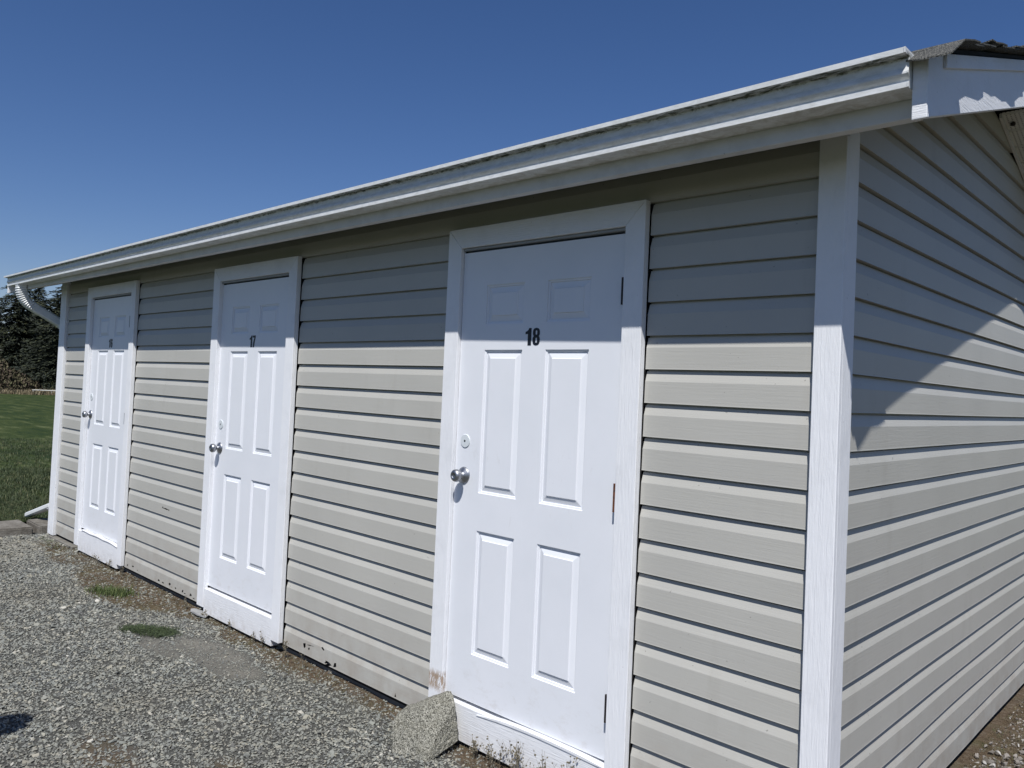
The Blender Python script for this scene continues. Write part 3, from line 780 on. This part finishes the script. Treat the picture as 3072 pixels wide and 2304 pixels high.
# small wasp nest on the soffit
bm = bmesh.new(); bmesh.ops.create_icosphere(bm, subdivisions=2, radius=.013)
for v in bm.verts: v.co = Vector((v.co.x, v.co.y, v.co.z*.8))*(1+.3*noise.noise(v.co*120))+Vector((.045, 2.03, rear_low(2.03)-.008))
bm.verts.index_update(); o = obj('insect_nest', ([tuple(v.co) for v in bm.verts], [tuple(v.index for v in f.verts) for f in bm.faces]), MHINGE, base=(.045, 2.03, rear_low(2.03))); bm.free()
tag(o, 'small round dark insect nest stuck to the perforated soffit near the peak', 'nest')

# ================================================================== LOOSE THINGS
# concrete chunk against the casing of door 18
P = [(-1.592, -.245, -.06), (-1.755, -.300, -.07), (-1.90, -.12, -.06), (-1.70, -.035, -.06), (-1.595, -.055, -.012), (-1.625, -.062, .14), (-1.676, -.038, .178), (-1.700, -.036, .172), (-1.868, -.195, .058), (-1.925, -.085, .05), (-1.83, -.245, .050), (-1.745, -.16, .118), (-1.60, -.225, -.02)]
bm = bmesh.new()
for p in P: bm.verts.new(p)
r = bmesh.ops.convex_hull(bm, input=bm.verts)
bmesh.ops.triangulate(bm, faces=bm.faces)
bmesh.ops.recalc_face_normals(bm, faces=bm.faces)
bmesh.ops.bevel(bm, geom=list(bm.edges), offset=.004, segments=2, affect='EDGES', profile=.6)
for _ in range(4): bmesh.ops.subdivide_edges(bm, edges=[e for e in bm.edges if e.calc_length() > .009], cuts=1, use_grid_fill=True)
bmesh.ops.triangulate(bm, faces=bm.faces)
bm.normal_update()
for v in bm.verts:
    c = v.co*1.0
    d = .0045*noise.fractal(c*12, 1, 2, 3)+.0035*noise.noise(c*75)-.006*max(0, noise.noise(c*120+Vector((3, 3, 3)))-.2)*2
    v.co += v.normal*d
o_ = M('exposed_aggregate_concrete', .92, spec=.2); vo = o_.n('ShaderNodeTexVoronoi'); o_.L(o_.pos, vo.inputs['Vector']); vo.inputs['Scale'].default_value = 240
vc = o_.n('ShaderNodeSeparateColor'); o_.L(vo.outputs['Color'], vc.inputs[0])
n1 = o_.noise(190, 3, .6); n0 = o_.noise(14, 5, .7)
c = o_.ramp(vc.outputs[0], [(0, (.10, .096, .08)), (.2, (.21, .205, .172)), (.5, (.275, .268, .225)), (.85, (.32, .312, .265)), (1, (.48, .46, .40))])
c = o_.mix(o_.rng(n1, .53, .59), c, (.035, .034, .026)); c = o_.mix(o_.math('MULTIPLY', o_.rng(n0, .45, .65), .4), c, (.17, .16, .12))
o_.base(c); o_.bump(n1, .006, 1)
bm.verts.index_update()
ck = obj('concrete_block', ([tuple(v.co) for v in bm.verts], [tuple(v.index for v in f.verts) for f in bm.faces]), o_.m, base=(-1.74, -.15, -.05)); bm.free()
tag(ck, 'broken wedge of rough concrete leaning against the frame of the door numbered 18', 'concrete block')

# flat grey stone
bm = bmesh.new()
for i in range(14):
    a = 6.283*i/14; bm.verts.new((-4.19+.13*math.cos(a)*random.uniform(.8, 1), -.045+.035*math.sin(a)*random.uniform(.7, 1), G0+.006+random.uniform(0, .006)))
    bm.verts.new((-4.19+.115*math.cos(a), -.045+.028*math.sin(a), G0+.020+random.uniform(0, .004)))
bmesh.ops.convex_hull(bm, input=bm.verts); bm.verts.index_update()
o = obj('flat_stone', ([tuple(v.co) for v in bm.verts], [tuple(v.index for v in f.verts) for f in bm.faces]), mk_smooth('pale_grey_stone', (.30, .30, .295), .9, var=.25, bump=.002), base=(-4.19, -.045, G0)); bm.free()
tag(o, 'flat pale grey stone lying at the foot of the left trim of door 17', 'stone')

# weeds
MSTALK = mk_random('dry_stalk', [(0, (.10, .09, .06)), (.5, (.20, .17, .12)), (1, (.32, .28, .2))], .9, local=True)
def weed(x, y, h, n, label, seed, spread=.02, leafy=False):
    rr = random.Random(seed); vf = []; z0 = ground_z(x, y)
    for _ in range(n):
        bx, by = x+rr.gauss(0, spread*.35), y+rr.gauss(0, spread*.25); lx, ly = rr.gauss(0, spread), rr.gauss(0, spread*.5)-.006
        hh = h*rr.uniform(.5, 1); by = min(by, -.034)
        p = [(bx, by, z0), (bx+lx*.3, by+ly*.3, z0+hh*.5), (bx+lx, by+ly, z0+hh)]
        vf.append(tube(p, .0009, 4, .0005))
        for _b in range(rr.randint(3, 6)):
            t = rr.uniform(.3, .95); q = Vector(p[1]).lerp(Vector(p[2]), max(0, t*2-1)) if t > .5 else Vector(p[0]).lerp(Vector(p[1]), t*2)
            e = q+Vector((rr.gauss(0, .012), rr.gauss(0, .006)-.002, rr.uniform(.006, .028)))
            vf.append(tube([q, (q+e)/2+Vector((0, 0, -.002)), e], .0006, 3, .0004))
            s = rr.uniform(.0012, .003); V, Fc = box(e.x-s, e.x+s, e.y-s, e.y+s, e.z-s, e.z+s); vf.append((V, Fc))
            if leafy:
                s = .006; vf.append(([(q.x, q.y, q.z), (q.x+s, q.y-.002, q.z+s), (q.x+s*2, q.y, q.z)], [(0, 1, 2)]))
    o = obj('dry_weed', join(*vf), MSTALK, base=(x, y, z0)); tag(o, label, 'weed', 'dry weeds along the foot of the wall'); return o
weed(-1.49, -.055, .09, 10, 'short dark dry weed just right of the concrete block, below door 18', 1, .02)
weed(-1.36, -.06, .13, 12, 'spreading dry weed with curling stalks before the left half of the sill under door 18', 2, .035)
weed(-1.23, -.06, .17, 16, 'tallest dense dry weed in front of the sill of door 18', 3, .03)
weed(-1.09, -.06, .185, 13, 'thin dry weed under door 18 cut by the bottom edge of the photo', 4, .03)
weed(-.97, -.06, .20, 9, 'rightmost thin dry weed in front of the sill of door 18', 5, .025)
weed(-4.10, -.045, .05, 5, 'low dry weed at the left end of the sill of door 17', 6, .012)
weed(-3.76, -.04, .09, 3, 'pair of thin dry stalks before the middle of the sill of door 17', 7, .012)
weed(-3.47, -.04, .09, 3, 'thin upright dry stalks before the right end of the sill of door 17', 8, .010)
weed(-3.36, -.04, .12, 4, 'tallest dry stalks by the right trim of the door numbered 17', 9, .012)
weed(-3.10, -.04, .10, 5, 'dry weed on the siding side of the right trim of door 17', 10, .014)
weed(-2.90, -.04, .09, 2, 'single thin stem in front of the torn siding right of door 17', 11, .012)
weed(-6.10, -.045, .10, 6, 'dry weed before the middle of the sill of door 16', 12, .025)
weed(-5.85, -.045, .09, 7, 'dry weed by the right end of the sill of door 16', 13, .025)
weed(-5.58, -.04, .08, 4, 'leafy low weed against the siding just right of door 16', 14, .014, True)
weed(-4.40, -.04, .09, 3, 'thin dry stalks just left of the left trim of door 17', 15, .010)
# green growth
def clump(name, pts_, hr, wd, label, cat, seed, mat, leaf=False):
    rr = random.Random(seed); V = []; Fc = []
    for (x, y, sx, sy, n) in pts_:
        for _ in range(n):
            px, py = x+rr.gauss(0, sx), y+rr.gauss(0, sy); z = ground_z(px, py); a = rr.uniform(0, 6.283); h = rr.uniform(*hr)
            dx, dy = math.cos(a), math.sin(a); k = len(V)
            if leaf:
                z += rr.uniform(.003, .016); s = rr.uniform(.5, 1)*wd; ti = rr.uniform(-.4, .6)
                V += [(px, py, z), (px+dx*s-dy*s*.5, py+dy*s+dx*s*.5, z+s*ti), (px+dx*s*1.7, py+dy*s*1.7, z+s*ti*.8), (px+dx*s+dy*s*.5, py+dy*s-dx*s*.5, z+s*ti*.6)]
                Fc.append((k, k+1, k+2, k+3))
            else:
                l = h*rr.uniform(.2, .8); w_ = wd*rr.uniform(.6, 1)
                V += [(px-dy*w_, py+dx*w_, z), (px+dy*w_, py-dx*w_, z), (px+dx*l*.4+dy*w_*.7, py+dy*l*.4-dx*w_*.7, z+h*.6), (px+dx*l*.4-dy*w_*.7, py+dy*l*.4+dx*w_*.7, z+h*.6), (px+dx*l, py+dy*l, z+h)]
                Fc += [(k, k+1, k+2, k+3), (k+3, k+2, k+4)]
    o = obj(name, (V, Fc), mat, base=(pts_[0][0], pts_[0][1], G0)); return tag(o, label, cat)
ML1 = mk_random('green_blade', [(0, (.04, .07, .015)), (.5, (.08, .12, .03)), (1, (.16, .19, .06))], .6, local=True)
ML2 = mk_random('green_leaflet', [(0, (.014, .028, .008)), (.5, (.032, .056, .016)), (1, (.075, .10, .035))], .6, local=True)
clump('grass_tuft', [(-5.08, -.30, .055, .045, 420), (-4.98, -.24, .04, .035, 260), (-5.2, -.36, .03, .03, 110)], (.02, .06), .0024, 'loose tuft of green grass in the gravel, farther of the two green patches', 'grass tuft', 1, ML1)
clump('clover_patch', [(-4.12, -.47, .045, .035, 1500), (-4.03, -.42, .05, .035, 1700), (-3.95, -.36, .045, .03, 1200), (-4.16, -.52, .03, .02, 450), (-3.90, -.40, .03, .025, 450)], (.01, .02), .0085, 'flat dark green patch of clover in the gravel near door 17', 'clover', 2, ML2, True)
clump('grass_tuft', [(-7.25, -.10, .12, .03, 80), (-6.9, -.12, .12, .03, 60)], (.01, .03), .002, 'thin green blades in the gravel at the foot of the far siding', 'grass tuft', 3, ML1)

# unseen shrub, made up and shaped to cast the shadow at the lower left
ML3 = mk_random('shrub_leaf', [(0, (.03, .055, .015)), (1, (.08, .12, .035))], .6, local=True)
sh = thing('shadow_shrub', 'added leafy shrub out of view on the left, shaped to cast the shadow on the gravel', 'shrub', (-2.25, -2.55, G0))
V = []; Fc = []; rr = random.Random(3)
for (cx_, cy_, cz_, rad, n) in ((-2.60, -2.15, 1.22, .10, 900), (-2.31, -2.44, 1.20, .18, 2000), (-2.2, -2.7, 1.0, .3, 1500)):
    for _ in range(n):
        d = Vector((rr.gauss(0, 1), rr.gauss(0, 1), rr.gauss(0, 1))).normalized()*rad*rr.random()**.4; p = Vector((cx_, cy_, cz_))+d
        u = Vector((rr.gauss(0, 1), rr.gauss(0, 1), rr.gauss(0, 1))).normalized()*.022; v = u.orthogonal().normalized()*.012; k = len(V)
        V += [p-u, p+v, p+u, p-v]; Fc.append((k, k+1, k+2, k+3))
obj('leaves', ([tuple(v) for v in V], Fc), ML3, sh, kind='stuff')
obj('stem', join(tube([(-2.25, -2.55, G0), (-2.3, -2.4, .6), (-2.60, -2.15, 1.2)], .02, 8, .008), tube([(-2.26, -2.53, .4), (-2.2, -2.45, .9), (-2.31, -2.44, 1.2)], .015, 8, .007), tube([(-2.25, -2.55, .3), (-2.2, -2.65, .7), (-2.2, -2.7, 1.0)], .015, 8, .007)), MSTALK, sh)

# ================================================================== FAR TREES
MNEEDLE = mk_random('conifer_needles', [(0, (.006, .011, .006)), (.5, (.013, .021, .010)), (.85, (.028, .038, .015)), (1, (.07, .075, .028))], .7, local=True)
MBARK = mk_smooth('bark', (.06, .045, .035), .95, var=.3)
def conifer(x, y, h, rad, label, seed, z0=-.05, dens=1.0):
    rr = random.Random(seed); T = thing('conifer_tree', label, 'tree', (x, y, z0), 'conifers beyond the lawn')
    obj('trunk', tube([(x, y, z0), (x+.1, y, z0+h*.5), (x, y, z0+h*.98)], h*.022, 8, .02), MBARK, T)
    V = []; Fc = []
    z = h*.04
    while z < h*.985:
        t = z/h; L = rad*(1-t)**.75*rr.uniform(.75, 1.12)+.12; nb = max(4, int(9*(1-t)+4))
        a0 = rr.uniform(0, 6.28)
        for b in range(nb):
            a = a0+6.283*b/nb+rr.uniform(-.3, .3); l = L*rr.uniform(.6, 1.12); d = Vector((math.cos(a), math.sin(a), 0)); sd = Vector((-d.y, d.x, 0))
            rise = rr.uniform(-.05, .18)
            ns = max(5, int(l*10*dens))
            for s in range(ns):
                u = (s+.5)/ns; c = Vector((x, y, z0+z))+d*l*u+Vector((0, 0, l*(rise*u-.28*u*u)))
                wv = .55*l*(1-u*.75)*.42+.10
                for _ in range(4):
                    q = c+sd*rr.uniform(-wv, wv)+Vector((0, 0, rr.uniform(-.12, .05)))
                    e = d*rr.uniform(.12, .26)+sd*rr.uniform(-.12, .12)+Vector((0, 0, rr.uniform(-.13, .05))); g = e.cross(Vector((rr.gauss(0, .6), rr.gauss(0, .6), 1))).normalized()*rr.uniform(.025, .065)
                    k = len(V); V += [q-e*.5, q+g, q+e, q-g]; Fc.append((k, k+1, k+2, k+3))
        z += h*.013+.08
    obj('crown', ([tuple(v) for v in V], Fc), MNEEDLE, T)
def at(px, dist):   # direction of an image column on the horizon, at a given distance
    d = fw*1.0+rt2*((px-W/2-CX)/F); d.z = 0; d.normalize(); return CAM.x+d.x*dist, CAM.y+d.y*dist
x, y = at(48, 74); conifer(x, y, 9.3, 5.2, 'broad dark conifer left of the far corner post, behind the gutter elbow', 1)
x, y = at(103, 78); conifer(x, y, 9.3, 3.0, 'slender pointed conifer just right of the broad one', 2)
x, y = at(222, 66); conifer(x, y, 9.3, 6.4, 'tall conifer whose branches reach out from behind the far corner post', 3)
x, y = at(-60, 80); conifer(x, y, 8.6, 4.2, 'conifer at the extreme left, mostly outside the photo', 4)
x, y = at(170, 84); conifer(x, y, 8.8, 4.2, 'dark conifer filling the gap between the pointed one and the far corner post', 5)
x, y = at(-330, 82); conifer(x, y, 11, 4.5, 'conifer standing outside the left edge of the photo', 6, dens=.6)
MBUSH = mk_random('brown_bush_leaf', [(0, (.045, .03, .02)), (.4, (.09, .065, .04)), (.75, (.10, .10, .045)), (1, (.18, .15, .09))], .85, local=True)
MBUSHG = mk_random('olive_bush_leaf', [(0, (.03, .035, .015)), (.5, (.07, .085, .03)), (1, (.14, .14, .06))], .85, local=True)
def bush(x, y, rx, h, label, seed, mat, n=2600):
    rr = random.Random(seed); V = []; Fc = []; T = thing('hedge_bush', label, 'bush', (x, y, -.05), 'bushes along the far edge of the lawn')
    for _ in range(n):
        a, b = rr.uniform(0, 6.283), rr.random()**.5; px, py = x+rx*b*math.cos(a), y+rx*b*math.sin(a)
        top = h*(1-b*b*.75)*(1+.35*noise.noise((px*1.3, py*1.3, seed)))
        p = Vector((px, py, -.05+top*rr.random()**.45)); e = Vector((rr.gauss(0, 1), rr.gauss(0, 1), rr.gauss(0, 1))).normalized()*rr.uniform(.06, .14); g = e.orthogonal().normalized()*.05
        k = len(V); V += [p-e, p+g, p+e, p-g]; Fc.append((k, k+1, k+2, k+3))
    obj('foliage', ([tuple(v) for v in V], Fc), mat, T)
    obj('stems', join(*[tube([(x+rr.gauss(0, .2), y, -.05), (x+rr.gauss(0, rx*.5), y+rr.gauss(0, .4), h*.6)], .04, 5, .015) for _ in range(6)]), MBARK, T)
for i, (px, ds, rx, h, lb, mt) in enumerate([(-15, 60, 2.0, 2.1, 'tall brown bush at the extreme left beyond the lawn', MBUSH), (28, 61, 1.6, 1.6, 'rounded brown bush second from the left beyond the lawn', MBUSH), (66, 63, 1.5, 1.0, 'low brown bush below the broad conifer', MBUSH), (108, 64, 1.4, .75, 'low olive bush behind the pale rail', MBUSHG), (150, 64, 1.5, .85, 'olive bush beside the far corner post', MBUSHG), (196, 64, 1.6, .8, 'low bush hidden mostly behind the far corner post', MBUSHG)]):
    x, y = at(px, ds); bush(x, y, rx, h, lb, i, mt)
# dry grass strip
MDRY = mk_random('dry_grass', [(0, (.12, .09, .05)), (.5, (.24, .19, .11)), (1, (.36, .31, .2))], .9)
dg = [blade_mesh('dry_grass_piece', 90+i, MDRY, 12, 1, 1.2, .12, .6) for i in range(4)]
pts = []
for _ in range(3200):
    px = random.uniform(-260, 420); x, y = at(px, random.uniform(57, 61.5)); pts.append((x, y, -.04, random.uniform(.18, .42)))
scatter('dry_grass_strip', pts, dg, .2)
# pale rail
x0, y0 = at(101, 57.3); x1, y1 = at(215, 57.0)
RL = thing('low_rail', 'thin pale horizontal rail on short posts before the bushes, beside the far corner post', 'rail', (x0, y0, -.05))
MRAIL = mk_smooth('pale_rail', (.55, .55, .5), .6)
obj('rail', tube([(x0, y0, .28), ((x0+x1)/2, (y0+y1)/2, .275), (x1, y1, .26)], .035, 6), MRAIL, RL)
for t in (.02, .5, .98): obj('post', tube([(x0+(x1-x0)*t, y0+(y1-y0)*t, -.06), (x0+(x1-x0)*t, y0+(y1-y0)*t, .28)], .03, 6), MRAIL, RL)
